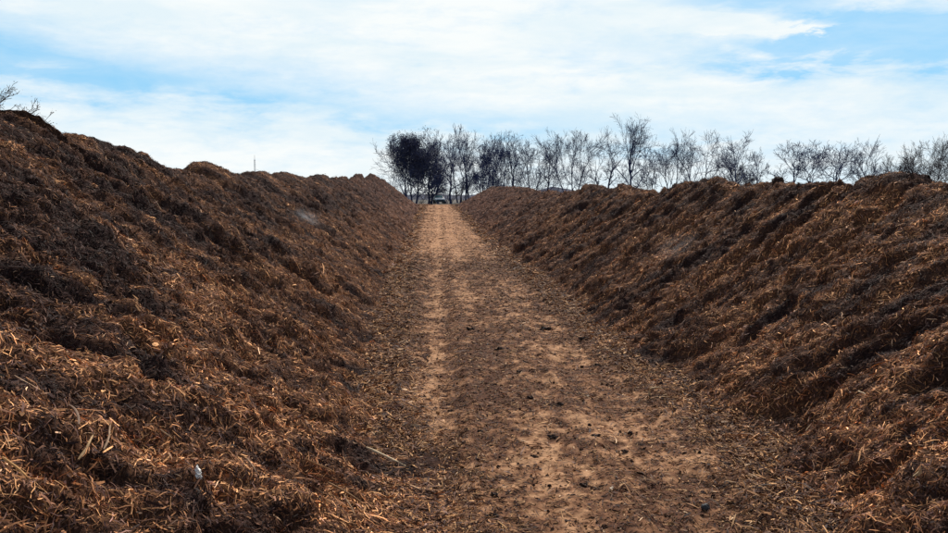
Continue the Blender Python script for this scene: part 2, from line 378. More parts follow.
# crumbs
n = 5200; yc = 2.5 * np.exp(rng.random(n) * math.log(30 / 2.5)); Vs, Qs, Ts = [], [], []; off = 0
xl = np.interp(yc, [p_[0] for p_ in L_base], [-p_[1] for p_ in L_base]); xr = np.interp(yc, [p_[0] for p_ in R_base], [p_[1] for p_ in R_base])
u = rng.random(n); xc = xl + (xr - xl) * np.where(rng.random(n) < 0.45, np.where(u < .5, u * 0.5, 1 - (1 - u) * 0.5), u)
protos = [lump_mesh(1.0, 200 + k, 8, 6, 0.7, 0.6) for k in range(6)]
for k in range(n):
    V, Q = protos[k % 6]; r = min(0.016, rng.lognormal(math.log(0.0042), 0.5)) * (1 + yc[k] * 0.03)
    a = rng.random() * 6.28; ca, sa = math.cos(a), math.sin(a)
    W = V @ np.array([[ca, -sa, 0], [sa, ca, 0], [0, 0, 1]]) * r * np.array([1, rng.uniform(.6, 1), 1])
    Vs.append(W + np.array([xc[k], yc[k], float(track_z(xc[k], yc[k])) + r * 0.35])); Qs.append(Q + off); off += len(V)
    Ts.append(np.tile(PAL[rng.choice([0, 0, 1, 1, 4, 2])] * rng.uniform(0.5, 1.2), (len(V), 1)))
cr = quads_obj('soil_crumbs', np.concatenate(Vs), np.concatenate(Qs), M_mulch, tint=np.concatenate(Ts), smooth=False)
tag(cr, 'small dark crumbs of compost strewn over the dirt track', 'soil crumbs', kind='stuff')

# ground hit: pixel -> point on the track surface
def on_track(px, py):
    v = ray(px, py); t = 8.0
    for _ in range(30):
        q = CAM + v * t; t = t - (q[2] - float(track_z(q[0], q[1]))) / v[2] * 0.9
    return CAM + v * t
def on_pile(Wd, px, py):
    P, N = Wd[1][::2, :250], Wd[2][::2, :250]; v = ray(px, py); v = v / np.linalg.norm(v)
    d = P - CAM; t = (d * v).sum(2); off = np.linalg.norm(d - v * t[..., None], axis=2) / np.maximum(t, 1)
    off[(t < 1)] = 9
    near = off < 0.004 + off.min(); tt_ = np.where(near, t, 1e9); k = np.unravel_index(np.argmin(tt_), tt_.shape)
    return P[k], N[k]

def stick(name, p, d, up, L, W, tcol, label, cat, group=None, curve=0.05, sides=6, taper=0.6):
    """rough round or split stick, a closed bent prism"""
    d = np.array(d, float); d /= np.linalg.norm(d); up = np.array(up, float); up -= d * up.dot(d); up /= np.linalg.norm(up)
    s = np.cross(d, up); K = 9; V = []; 
    for a in range(K):
        f = a / (K - 1); c = d * L * (f - 0.5) + up * (curve * L * math.sin(math.pi * f)) + s * (curve * 0.5 * L * math.sin(5 * f))
        w = W * (1 - (1 - taper) * f) * (0.9 + 0.2 * rng.random()) * (0.55 if a in (0, K - 1) else 1)
        for b_ in range(sides):
            an = 2 * math.pi * b_ / sides; V.append(c + (s * math.cos(an) + up * math.sin(an) * 0.7) * w / 2 * (0.9 + 0.2 * rng.random()))
    Q = []
    for a in range(K - 1):
        for b_ in range(sides):
            c_ = (b_ + 1) % sides; Q.append((a * sides + b_, (a + 1) * sides + b_, (a + 1) * sides + c_, a * sides + c_))
    V = np.array(V); n0 = len(V); V = np.concatenate([V, [V[:sides].mean(0)], [V[-sides:].mean(0)]])
    for b_ in range(0, sides, 2):
        Q.append((n0, b_, (b_ + 1) % sides, (b_ + 2) % sides)); q = n0 - sides
        Q.append((n0 + 1, q + (b_ + 2) % sides, q + (b_ + 1) % sides, q + b_))
    tt_ = np.array(tcol) * (0.8 + 0.4 * rng.random((len(V), 1)))
    o = quads_obj(name, V, np.array(Q), M_litter, tint=tt_); o.location = p
    tag(o, label, cat, group); return o

def chip(p, up, rot, L, W, tcol, label):
    """flat split chip with a ragged outline and real thickness"""
    n = 11; a = np.linspace(0, 2 * math.pi, n, endpoint=False) + rng.normal(0, 0.12, n)
    rad = rng.uniform(0.65, 1.1, n); x = np.sign(np.cos(a)) * np.abs(np.cos(a)) ** 0.6 * rad * L / 2; y = np.sign(np.sin(a)) * np.abs(np.sin(a)) ** 0.6 * rad * W / 2
    th = W * 0.22; z = x * rng.normal(0, 0.25) + 3 * x * x / L * 0.5
    top = np.stack([x, y, z + th / 2], 1); bot = np.stack([x * .95, y * .95, z - th / 2], 1); V = np.concatenate([top, bot, [top.mean(0)], [bot.mean(0)]])
    Q = [(i_, (i_ + 1) % n, n + (i_ + 1) % n, n + i_) for i_ in range(n)]
    T_ = [(2 * n, i_, (i_ + 1) % n) for i_ in range(n)] + [(2 * n + 1, n + (i_ + 1) % n, n + i_) for i_ in range(n)]
    me = bpy.data.meshes.new('wood_chip'); me.from_pydata(V.tolist(), [], Q + T_)
    ca = me.color_attributes.new('tint', 'FLOAT_COLOR', 'POINT'); t4 = np.ones((len(V), 4), np.float32); t4[:, :3] = np.array(tcol) * rng.uniform(0.7, 1.15, (len(V), 1)); ca.data.foreach_set('color', t4.ravel())
    me.materials.append(M_litter); o = bpy.data.objects.new('wood_chip', me); C.objects.link(o); o.location = p
    q = Vector(up).to_track_quat('Z', 'Y'); o.rotation_mode = 'QUATERNION'; o.rotation_quaternion = q @ Euler((0.15, 0.1, rot)).to_quaternion()
    tag(o, label, 'wood chip'); return o
def between(p0, p1): return (p0 + p1) / 2, (p1 - p0), float(np.linalg.norm(p1 - p0))
# the long pale stick at the foot of the left pile
p0 = on_pile(WL, 368, 453)[0] + [0, 0, .05]; p1 = on_track(409, 473) + [0, 0, .03]
c, d, Ls = between(p0, p1)
stick('stick', c, d, (0, 0, 1), Ls, 0.024, (0.62, 0.46, 0.28), 'long pale yellow stick lying at the foot of the left pile', 'stick', curve=0.02)
def pile_stick(Wd, a, b_, w, col, label, name='bark_strip', cat='bark strip', curve=0.04, lift=0.025):
    q0, n0 = on_pile(Wd, *a); q1, n1_ = on_pile(Wd, *b_)
    q1 = q0 + (q1 - q0) * min(1, 0.30 / (np.linalg.norm(q1 - q0) + 1e-6))
    c, d, Ls = between(q0 + n0 * lift, q1 + n1_ * lift)
    stick(name, c, d, n0, max(Ls, 0.04), w, col, label, cat, curve=curve)
pile_stick(WL, (2, 462), (20, 480), 0.014, (0.42, 0.22, 0.08), 'orange bark strip at the left edge of the photo on the left pile')
pile_stick(WL, (306, 458), (334, 476), 0.014, (0.28, 0.14, 0.06), 'broad rust brown bark strip on the lower left pile')
pile_stick(WL, (330, 480), (366, 503), 0.016, (0.20, 0.11, 0.05), 'brown twig slanting down the lower left pile below the rust bark strip')
pile_stick(WL, (343, 492), (354, 520), 0.012, (0.22, 0.13, 0.07), 'thin upright twig near the bottom of the left pile', 'twig', 'twig')
pile_stick(WL, (66, 405), (80, 428), 0.016, (0.20, 0.13, 0.09), 'wide curled grey brown bark strip half way down the left pile', curve=0.08)
pile_stick(WL, (78, 452), (88, 438), 0.013, (0.42, 0.27, 0.14), 'upright tan splinter with a broad foot on the left pile', 'wood_splinter', 'wood splinter')
pile_stick(WL, (108, 448), (110, 424), 0.010, (0.28, 0.18, 0.11), 'thin straight tan splinter standing on the left pile', 'wood_splinter', 'wood splinter')
pile_stick(WL, (246, 458), (258, 476), 0.012, (0.28, 0.17, 0.10), 'pale brown splinter right of the white scrap', 'wood_splinter', 'wood splinter')
pile_stick(WL, (152, 430), (170, 440), 0.010, (0.38, 0.26, 0.16), 'light tan splinter above the white scrap on the left pile', 'wood_splinter', 'wood splinter')
q, nq = on_pile(WR, 848, 465); chip(q + nq * .03, nq, 0.9, .065, .022, (0.50, 0.31, 0.17), 'flat orange tan wood chip on the lower right pile')
q, nq = on_pile(WR, 921, 475); chip(q + nq * .03, nq, 1.2, .060, .022, (0.50, 0.36, 0.20), 'flat pale wood chip near the right edge of the right pile')
pile_stick(WR, (804, 430), (816, 424), 0.012, (0.45, 0.30, 0.17), 'small pale splinter above the hollow in the right pile', 'wood_splinter', 'wood splinter')
pile_stick(WR, (860, 388), (866, 394), 0.014, (0.45, 0.32, 0.20), 'small pale splinter high on the right pile', 'wood_splinter', 'wood splinter')
# white scrap on the left pile
q, nq = on_pile(WL, 199, 477)
V, Qf = lump_mesh(0.025, 301, 22, 13, 0.4, 1.1); V = V * np.array([0.42, 1.0, 0.7]) + 0.003 * rng.normal(0, 1, (len(V), 3))
o = quads_obj('plastic_scrap', V, Qf, simple('white_plastic', (0.80, 0.76, 0.70), 0.5, 30, 0.08)); o.location = q + nq * 0.03
o.rotation_euler = (0.7, 0.25, 0.75); tag(o, 'small crumpled white scrap on the lower left pile', 'scrap')
# curled pale chip on the track (L shaped)
q = on_track(650, 396)
e = empty('bark_curl', q); tag(e, 'pale L-shaped piece of curled bark at the foot of the right pile', 'bark piece')
a_ = stick('bark_flap', (0.06, 0, 0.06), (1, 0.1, -0.12), (0, 0, 1), 0.13, 0.026, (0.52, 0.36, 0.2), None, None, curve=0.12); a_.parent = e
a_ = stick('bark_flap', (0, 0, 0.035), (-0.05, 0.1, 1), (0, 1, 0), 0.09, 0.026, (0.52, 0.36, 0.2), None, None, curve=0.12); a_.parent = e
# pale chips on the track
for (px, py, L_, w, an, lb) in ((611, 491, .055, .03, 0.3, 'flat white wood chip in the middle of the near track'), (587, 398, .07, .028, 0.5, 'grey white wood chip on the middle of the track above the others'),
        (625, 436, .05, .012, 1.4, 'thin white splinter on the right half of the track'), (545, 513, .03, .014, 0.2, 'small pale chip beside the bare dirt patch at the bottom'),
        (390, 466, .02, .012, 1.0, 'tiny pale chip right of the long stick'), (783, 508, .045, .012, 0.8, 'pale splinter on the track at the foot of the right pile')):
    q = on_track(px, py) + np.array([0, 0, 0.010]); chip(q, (0.05, -0.1, 1), an, L_ * 0.8, w * 0.75, (0.52, 0.42, 0.31), lb)
# dark stone
q = on_track(705.5, 511); V, Qf = lump_mesh(0.024, 310, 18, 12, 0.95, 0.3)
o = quads_obj('stone', V, Qf, simple('dark_stone', (0.035, 0.038, 0.040), 0.6, 40, 0.3), smooth=True); o.location = q + np.array([0, 0, .018])
tag(o, 'round dark grey stone on the near right half of the track', 'stone')
# mulch clods on the track
M_clod = simple('clod', (0.040, 0.024, 0.018), 0.95, 25, 0.6, 0.01)
clod_px = [(494, 495, .04), (570, 497, .045), (534, 457, .035), (493, 517, .05), (583, 486, .05), (595, 437, .06), (553, 438, .06), (560, 405, .05), (530, 398, .05), (519, 372, .05),
           (452, 412, .05), (597, 366, .06), (403, 408, .05), (387, 430, .05), (420, 433, .05), (480, 432, .04), (735, 505, .03), (660, 440, .05), (625, 452, .04), (500, 350, .08), (470, 330, .1), (545, 330, .12), (585, 340, .1)]
def copy_thing(o):
    c = o.copy(); C.objects.link(c)
    for ch in o.children: k_ = ch.copy(); C.objects.link(k_); k_.parent = c
    return c
protoC = []
for k in range(4):
    V, Qf = lump_mesh(1.0, 320 + k, 18, 11, 0.45, 1.0); protoC.append((V, Qf))
for k, (px, py, r) in enumerate(clod_px):
    q = on_track(px, py); V, Qf = protoC[k % 4]
    o = quads_obj('mulch_clod', V * r * 0.42 * np.array([1.25, .8, 1]), Qf, M_clod, smooth=False); o.location = q + np.array([0, 0, r * 0.12]); o.rotation_euler = (0, 0, rng.uniform(-.5, .5))
    tag(o, 'low dark clod of compost lying on the dirt track', 'clod', 'dark clods on the dirt track')
# clod on the right crest
v = ray(777.5, 181); t = 4.72 / v[0]; q = CAM + v * t
V, Qf = lump_mesh(0.075, 340, 24, 16, 0.80, 0.30)
o = quads_obj('mulch_clod', V, Qf, M_clod, smooth=False); o.location = q; tag(o, 'dark round clod perched on the crest of the right pile', 'clod')

# ------------------------------------------------------------------ ground to the horizon
gx = np.concatenate([-np.geomspace(2500, 6, 30), np.linspace(-5, 6, 12), np.geomspace(7, 2500, 30)]); gy = np.concatenate([np.linspace(-300, -10, 8), np.linspace(-6, 140, 74), np.geomspace(150, 4000, 24)])
X, Y = np.meshgrid(gx, gy); Z = g0(Y) - 0.10 - 0.20 * (1 - sstep(82, 100, Y)) * 0 
inside = (X > -3.2) & (X < 4.2) & (Y < 100); Z = np.where(inside, Z - 0.12, Z) + 0.12 * fbm(X / 30, Y / 30, 2, 90) * sstep(100, 160, Y)
g = quads_obj('ground', np.stack([X, Y, Z], 2).reshape(-1, 3), grid_quads(len(gy), len(gx)), M_field, smooth=True); tag(g, kind='structure')

# ------------------------------------------------------------------ trees
class Seg:
    def __init__(s): s.a, s.b, s.ra, s.rb = [], [], [], []
    def add(s, a, b, ra, rb): s.a.append(a); s.b.append(b); s.ra.append(ra); s.rb.append(rb)
def seg_mesh(S, sides):
    a = np.array(S.a); b = np.array(S.b); ra = np.array(S.ra)[:, None]; rb = np.array(S.rb)[:, None]
    d = b - a; d /= np.linalg.norm(d, axis=1, keepdims=True) + 1e-9
    ref = np.where(np.abs(d[:, 2:3]) > 0.9, np.array([[1., 0, 0]]), np.array([[0, 0, 1.]]))
    u = np.cross(d, ref); u /= np.linalg.norm(u, axis=1, keepdims=True); v = np.cross(d, u)
    rings = []
    for c, r in ((a, ra), (b, rb)):
        for k in range(sides):
            an = 2 * math.pi * k / sides; rings.append(c + (u * math.cos(an) + v * math.sin(an)) * r)
    V = np.stack(rings, 1).reshape(-1, 3); base = np.arange(len(a))[:, None] * 2 * sides
    Q = np.concatenate([base + np.array([[k, (k + 1) % sides, sides + (k + 1) % sides, sides + k]]) for k in range(sides)], 1).reshape(-1, 4)
    return V, Q
def grow(S, p, d, L, r, lvl, r_, rmin, up=0.12, wig=0.22, kids=(5, 5, 5, 4), ratio=0.62, spread=0.75, tips=None, start=0.25, S_low=None):
    n = 6 if lvl >= 3 else (5 if lvl == 2 else 4 if lvl == 1 else 3)
    pts = [p]; dirs = []; st = L / n; rr = r
    for k in range(n):
        d = d + r_.normal(0, wig, 3) + np.array([0, 0, up]); d = d / np.linalg.norm(d)
        q = p + d * st; r2 = max(rmin, r * (1 - 0.75 * (k + 1) / n))
        (S_low if S_low is not None else S).add(p, q + d * st * 0.03, rr, r2); p = q; rr = r2; pts.append(p); dirs.append(d)
    if tips is not None and lvl <= 1: tips.append(p)
    if lvl == 0: return
    nk = kids[3 - lvl] if lvl <= 3 else 5
    nk = max(2, int(nk + r_.integers(-1, 2)))
    for k in range(nk):
        f = start + (1 - start) * (k + r_.random()) / nk; i = min(n - 1, int(f * n)); fr = f * n - i
        q = pts[i] * (1 - fr) + pts[i + 1] * fr; dd = dirs[i]
        side = r_.normal(0, 1, 3); side -= dd * side.dot(dd); side /= np.linalg.norm(side)
        sp = spread * r_.uniform(0.7, 1.25)
        nd = dd * math.cos(sp) + side * math.sin(sp)
        grow(S, q, nd, L * ratio * r_.uniform(0.7, 1.15) * (1.15 - 0.4 * f), max(rmin, r * (1 - 0.75 * f) * 0.62), lvl - 1, r_, rmin, up, wig * 1.05, kids, ratio, spread, tips, 0.15)

def tree(px, top, Y, width, seed, label, trunks=1, lean=0.0, fork=0.28, kind='bare', dens=(7, 6, 6, 5), mats=None, name='bare_tree', group='bare trees beyond the compost piles', thick=1.0):
    r_ = np.random.default_rng(seed)
    tp = at_dist(px, top, Y); base = np.array([at_dist(px, 196, Y)[0], Y, float(g0(Y)) - 0.15])
    H = tp[2] - base[2]; wm = width * 1.04 / F * Y
    e = empty(name, base); tag(e, label, 'tree', group)
    mb, mt = mats or (M_bark_haze, M_twig_haze)
    STs, SC = [], Seg(); tips = []
    for tnum in range(trunks):
        ST = Seg(); STs.append(ST)
        off = np.array([(tnum - (trunks - 1) / 2) * wm * 0.14, r_.normal(0, 0.4), 0.0])
        d = np.array([lean + (tnum - (trunks - 1) / 2) * 0.30 + r_.normal(0, 0.05), r_.normal(0, 0.08), 1.0]); d /= np.linalg.norm(d)
        r0 = H * 0.019 * thick / trunks ** 0.35; p = off; n = 6; LT = H * r_.uniform(0.46, 0.58); rr = r0 * 1.35
        pts = [p]; ds = []
        for k in range(n):
            d = d + r_.normal(0, 0.13, 3) * np.array([1, 1, .3]) + np.array([-lean * 0.10, 0, 0.06]); d /= np.linalg.norm(d)
            q = p + d * LT / n; r2 = max(0.03, r0 * (1 - 0.5 * (k + 1) / n)); ST.add(p, q + d * 0.05, rr, r2); p = q; rr = r2; pts.append(p); ds.append(d)
        nl = max(3, int((dens[0] + r_.integers(-1, 2)) / trunks ** 0.6)); kk = (dens[1], dens[2], 3)
        for k in range(nl):
            f = fork * 1.3 + (1 - fork * 1.3) * (k + 0.6 * r_.random()) / nl; i = min(n - 1, int(f * n)); fr = f * n - i; q = pts[i] * (1 - fr) + pts[i + 1] * fr
            an = k * 2.4 + r_.normal(0, 0.5); sp = r_.uniform(0.55, 1.0)
            nd = ds[i] * math.cos(sp) + np.array([math.cos(an), 0.7 * math.sin(an), 0]) * math.sin(sp)
            L_ = min(wm * 0.62 / math.sin(sp), H * 0.5) * r_.uniform(0.7, 1.15)
            grow(SC, q, nd, L_, r0 * (1 - 0.4 * f) * 0.66, 3, r_, 0.022, 0.07, 0.17, kk, 0.64, 0.62, tips)
        for k in range(3):                                     # the trunk divides into leading limbs
            an = k * 2.1 + r_.normal(0, 0.5); sp = r_.uniform(0.18, 0.5)
            nd = ds[-1] * math.cos(sp) + np.array([math.cos(an), math.sin(an), 0]) * math.sin(sp)
            grow(SC, p, nd, (H - p[2]) * r_.uniform(0.75, 1.0), rr * 0.78, 3, r_, 0.022, 0.05, 0.15, kk, 0.60, 0.60, tips)
    V2, Q2 = seg_mesh(SC, 3)
    k = H / max(V2[:, 2].max(), 1e-3)
    sh_ = V2[:, 0].mean() / V2[:, 2].mean() * (0.35 if abs(lean) > 0.15 else 0.8)
    V2[:, 0] -= sh_ * V2[:, 2]; tips = np.array(tips); tips[:, 0] -= sh_ * tips[:, 2]
    wv = np.percentile(np.abs(V2[:, 0] - V2[:, 0].mean()), 96); kx = np.clip(wm * 0.5 / wv, 0.7, 1.9); sc = np.array([kx, kx, k])
    for ST in STs:
        V, Q = seg_mesh(ST, 7); V[:, 0] -= sh_ * V[:, 2]; quads_obj('trunk', V * sc, Q, mb, parent=e, smooth=True)
    quads_obj('crown', V2 * sc, Q2, mt, parent=e)
    return e, np.array(tips) * sc

def leaves(e, pts, n, size, mat, spread, seed, name='foliage'):
    r_ = np.random.default_rng(seed); c = pts[r_.integers(0, len(pts), n)] + r_.normal(0, spread, (n, 3))
    a = r_.normal(0, 1, (n, 3)); a /= np.linalg.norm(a, axis=1, keepdims=True); b_ = np.cross(a, r_.normal(0, 1, (n, 3))); b_ /= np.linalg.norm(b_, axis=1, keepdims=True)
    s = size * r_.uniform(0.5, 1.4, (n, 1))
    V = np.stack([c - a * s, c - b_ * s * .5, c + a * s, c + b_ * s * .5], 1).reshape(-1, 3)
    return quads_obj(name, V, np.arange(4 * n).reshape(-1, 4), mat, parent=e)

def crown_pts(tips, rx, top, zc_, rz, seed):
    r_ = np.random.default_rng(seed); d = r_.normal(0, 1, (16, 3)); d /= np.linalg.norm(d, axis=1, keepdims=True)
    c = d * r_.uniform(0.35, 0.85, (16, 1)) * np.array([rx, rx, rz]) + np.array([0, 0, zc_]); c = c[r_.integers(0, 16, 150)]
    tips = tips[np.hypot(tips[:, 0], tips[:, 1]) < rx * 1.05]
    return np.concatenate([c + r_.normal(0, 0.62, (150, 3)), tips])
e, tips = tree(412, 127, 140, 40, 11, 'dense dark rounded tree at the far left end of the tree line', trunks=3, fork=0.12, dens=(14, 7, 6, 5), name='dense_tree', group='dense dark trees at the end of the track', thick=1.3)
leaves(e, crown_pts(tips, 3.9, 13.0, 6.8, 5.9, 51), 22000, 0.11, M_leaf_haze, 0.30, 5)
e, tips = tree(430, 139, 146, 24, 12, 'dense plum coloured tree right beside the dark rounded tree', trunks=2, fork=0.12, dens=(11, 7, 6, 4), name='dense_tree', group='dense dark trees at the end of the track', thick=1.4)
leaves(e, crown_pts(tips, 2.8, 9, 5.4, 4.8, 52), 9000, 0.10, M_leaf2, 0.30, 6)
bt = [  # px, top, dist, width, trunks, lean, fork, dens, label
 (438, 128, 156, 22, 1, 0.0, .3, (6,4,4,4), 'slender bare tree rising just behind the dense plum tree'),
 (451, 123, 150, 26, 1, 0.02, .3, (7,5,5,4), 'tall bare tree with straight trunk first right of the dense trees'),
 (467, 124, 152, 26, 2, 0.05, .25, (6,5,5,4), 'tall two-stemmed bare tree second right of the dense trees'),
 (481, 136, 149, 22, 2, 0.1, .2, (6,5,5,4), 'shorter bare tree leaning right, between tall and bushy ones'),
 (497, 131, 147, 34, 3, 0.0, .12, (7,5,5,4), 'bushy many-stemmed bare tree with thick tangled crown above the right pile end'),
 (514, 129, 150, 30, 2, 0.0, .15, (7,5,5,4), 'dense bare tree second of the bushy pair'),
 (533, 136, 152, 30, 2, 0.16, .2, (6,5,5,4), 'bare tree leaning right with open crown over the low crest'),
 (548, 139, 158, 22, 1, 0.12, .3, (5,4,4,4), 'thin pale bare tree left of the broad one'),
 (570, 126, 150, 42, 3, 0.0, .18, (7,5,5,4), 'broad bare tree with haze-blue tangle and three stems above the low crest'),
 (597, 139, 147, 16, 1, 0.06, .25, (6,4,4,4), 'narrow bare tree right of the broad haze-blue one'),
 (609, 125, 150, 22, 1, -0.04, .35, (5,4,4,4), 'slim tall bare tree immediately left of the tallest tree'),
 (632, 112, 147, 44, 1, 0.0, .22, (8,6,5,4), 'tallest bare tree in the tree line'),
 (650, 144, 155, 18, 2, 0.08, .2, (5,4,4,4), 'low bare tree just right of the tallest tree'),
 (671, 134, 148, 40, 2, 0.02, .2, (8,5,5,4), 'round bare tree with zigzag limbs right of the tallest tree'),
 (697, 126, 146, 42, 2, -0.03, .3, (8,5,5,4), 'spreading bare tree with forked trunk above the highest middle hump'),
 (730, 127, 147, 40, 1, 0.16, .3, (7,5,5,4), 'bare tree with crooked right-leaning trunk above the middle hump'),
 (741, 158, 150, 26, 3, 0.0, .1, (6,5,4,4), 'small purplish bare bush under the crooked tree'),
 (757, 146, 149, 20, 1, 0.18, .25, (6,4,4,4), 'last leaning bare tree before the gap in the tree line'),
 (802, 138, 146, 50, 2, 0.0, .18, (8,5,5,4), 'fan-shaped bare tree first right of the gap'),
 (840, 139, 147, 44, 1, -0.22, .35, (7,5,4,4), 'bare tree with slanting trunk leaning left, second right of the gap'),
 (866, 134, 146, 38, 1, 0.0, .28, (9,5,5,4), 'upright round bare tree left of the highest right hump'),
 (896, 152, 152, 28, 2, 0.0, .15, (7,5,5,4), 'bushy low bare tree behind the highest right hump'),
 (921, 131, 147, 54, 3, 0.0, .15, (8,6,5,4), 'wide thick bare tree with low fork at the right end'),
 (950, 139, 150, 42, 2, 0.0, .15, (7,5,5,4), 'bare tree cut by the right edge of the photo'),
 (459, 135, 168, 26, 2, 0.0, .15, (7,6,5,4), 'bare tree set back between the two tall trees nearest the track'),
 (489, 144, 165, 28, 3, 0.0, .10, (7,6,5,4), 'low-forked bare tree filling the gap left of the bushy pair'),
 (985, 143, 150, 36, 1, 0.0, .2, (6,5,4,3), 'bare tree beyond the right edge of the tree line'),
]
for k, (px, top, Y, w, tr, ln, fk, de, lb) in enumerate(bt):
    if px > 970: continue
    mats = (M_bark2, M_twig2) if px in (741, 896, 921, 950) else None
    tree(px, top, Y, w, 100 + k * 7, lb, tr, ln, fk, dens=de, mats=mats)
# understorey shrubs
def shrub(px, top, Y, width, seed, mats, label):
    r_ = np.random.default_rng(seed); x = at_dist(px, 196, Y)[0]; b_ = np.array([x, Y, float(g0(Y)) - 0.1]); H = at_dist(px, top, Y)[2] - b_[2]; wm = width / F * Y
    e = empty('bare_shrub', b_); tag(e, label, 'shrub', 'low bare shrubs under the tree line'); S1, S2 = Seg(), Seg()
    for k in range(8):
        d = np.array([r_.normal(0, wm / H * 0.40), r_.normal(0, 0.25), 1]); d /= np.linalg.norm(d); q = np.array([r_.normal(0, wm * 0.05), r_.normal(0, .2), 0]); S1 = Seg(); S1.add(q, q + d * H * 0.2, 0.05, 0.035); V, Q = seg_mesh(S1, 5); quads_obj('stem', V, Q, mats[0], parent=e)
        grow(S2, q + d * H * 0.2, d, H * 0.75, 0.035, 2, r_, 0.016, 0.03, 0.22, (5, 6, 4), 0.5, 0.7)
    V2, Q2 = seg_mesh(S2, 3); V2[:, 2] = np.minimum(V2[:, 2], H * 1.05)
    quads_obj('branches', V2, Q2, mats[1], parent=e)
for k, (px, top, w) in enumerate([(398, 172, 22), (408, 188, 18), (421, 190, 16), (431, 192, 12), (451, 188, 16), (463, 182, 20), (446, 176, 20), (472, 176, 22), (494, 172, 24), (516, 170, 24), (531, 172, 24), (484, 168, 24), (505, 164, 26), (556, 166, 26), (580, 165, 26), (622, 170, 22), (643, 174, 24),
        (690, 174, 22), (718, 174, 20), (741, 174, 20), (872, 168, 20), (890, 164, 24), (908, 160, 26), (930, 158, 28), (946, 160, 24)]):
    shrub(px, top, 153 + (k % 3) * 3, w, 900 + k, (M_bark2, M_twig2) if px > 850 or px % 2 else (M_bark_haze, M_twig_haze), 'low twiggy leafless shrub growing under the tree line')
# distant wooded rise behind the trees
n = 90; xs_ = np.linspace(-260, 330, n); hz = 2.1 + 1.1 * fbm(xs_ / 25, xs_ * 0, 4, 95) + 2.6 * np.exp(-((xs_ - 47) / 9) ** 2); V = []; 
for k in range(n):
    for (dy, f) in ((-8, 0), (-3, .7), (0, 1), (6, .8), (14, 0)): V.append((xs_[k], 330 + dy, 0.2 + hz[k] * f))
o = quads_obj('hills', np.array(V), grid_quads(n, 5), simple('distant_scrub', (0.055, 0.062, 0.095), 0.95, 0.4, 0.5), smooth=False); tag(o, kind='structure')

# ------------------------------------------------------------------ nearer budding tree behind the left pile
r_ = np.random.default_rng(77); Y = 17.0; x = at_dist(-44, 150, Y)[0]; e = empty('budding_tree', (x, Y, 0.0)); tag(e, 'thin branched tree with brown buds behind the left pile at the left edge', 'tree')
S1, S2 = Seg(), Seg(); tips = []; p = np.zeros(3); d = np.array([0.04, 0, 1.0])
for k in range(6):
    d = d + r_.normal(0, .05, 3); d /= np.linalg.norm(d); q = p + d * 0.42; S1.add(p, q, 0.075 - .007 * k, 0.068 - .007 * k); p = q
for k in range(11):
    an = k * 2.4; nd = np.array([math.cos(an) * 0.85, math.sin(an) * 0.6, 0.75]); nd /= np.linalg.norm(nd)
    grow(S2, p * (0.74 + 0.025 * k), nd, 1.7, 0.030, 3, r_, 0.0042, 0.03, 0.13, (7, 5, 4), 0.55, 0.55, tips)
V, Q = seg_mesh(S1, 8); V2, Q2 = seg_mesh(S2, 4); k = 4.35 / V2[:, 2].max(); V2 *= k; V *= k
quads_obj('trunk', V, Q, M_bark3, parent=e, smooth=True); quads_obj('crown', V2, Q2, M_bark3, parent=e); leaves(e, np.array(tips) * k, 3800, 0.014, M_bud, 0.03, 9, 'buds')

# ------------------------------------------------------------------ distant mast above the left pile
Y = 210.0; b_ = at_dist(255.5, 200, Y); H = at_dist(255.5, 155, Y)[2] - 0.3
e = empty('radio_mast', (b_[0], Y, 0.3)); tag(e, 'thin grey mast standing far beyond the left pile', 'mast')
S1 = Seg(); S2 = Seg(); rr = 0.20
for k in range(3):
    an = k * 2.094; c = np.array([math.cos(an), math.sin(an), 0]) * rr; S1.add(c, c * 0.8 + np.array([0, 0, H * .9]), 0.035, 0.03)
    an2 = (k + 1) * 2.094; c2 = np.array([math.cos(an2), math.sin(an2), 0]) * rr
    for j_ in range(22):
        z0 = H * .9 * j_ / 22; z1 = H * .9 * (j_ + 1) / 22; S2.add(c * .95 + [0, 0, z0], c2 * .95 + [0, 0, z1], 0.02, 0.02)
S3 = Seg(); S3.add(np.array([0, 0, H * .88]), np.array([0, 0, H]), .05, .03)
M_steel = simple('galvanised_steel', (0.30, 0.32, 0.36), 0.5, 4, 0.2)
for nm, S in (('mast_leg', S1), ('lattice', S2), ('antenna', S3)):
    V, Q = seg_mesh(S, 5); quads_obj(nm, V, Q, M_steel, parent=e)

# ------------------------------------------------------------------ far car under the dense trees, glint painted on its bonnet
Y = 142.0; q = at_dist(439.0, 203, Y); e = empty('parked_car', (q[0], Y, float(g0(Y)))); tag(e, 'small distant car with a painted glint on its bonnet parked under the trees where the track ends', 'car')
M_glint = simple('bonnet_glint', (0.80, 0.82, 0.84), 0.25, 3, 0.03, 0, 0.5); M_glass = simple('windscreen_glass', (0.05, 0.12, 0.13), 0.15, None, 0, 0, 0.6); M_rub = simple('rubber', (0.02, 0.02, 0.022), 0.9, 20, 0.2)
M_plast = simple('dark_plastic', (0.03, 0.03, 0.035), 0.7, 20, 0.2); M_lamp = simple('lamp_glass', (0.6, 0.62, 0.65), 0.15, None)
prof_ = [(-2.1, .42, .80), (-2.15, .60, .82), (-1.9, .85, .84), (-.9, .98, .86), (-.2, 1.42, .66), (.9, 1.46, .66), (1.7, 1.02, .84), (2.1, .95, .82), (2.12, .42, .8)]
V = []; 
for yv, zt, hw in prof_:
    for s_ in (-1, 1):
        V += [(s_ * hw * .97, yv, .28), (s_ * hw, yv, min(zt, .70)), (s_ * hw * .96, yv, zt - .04), (s_ * hw * .85, yv, zt)]
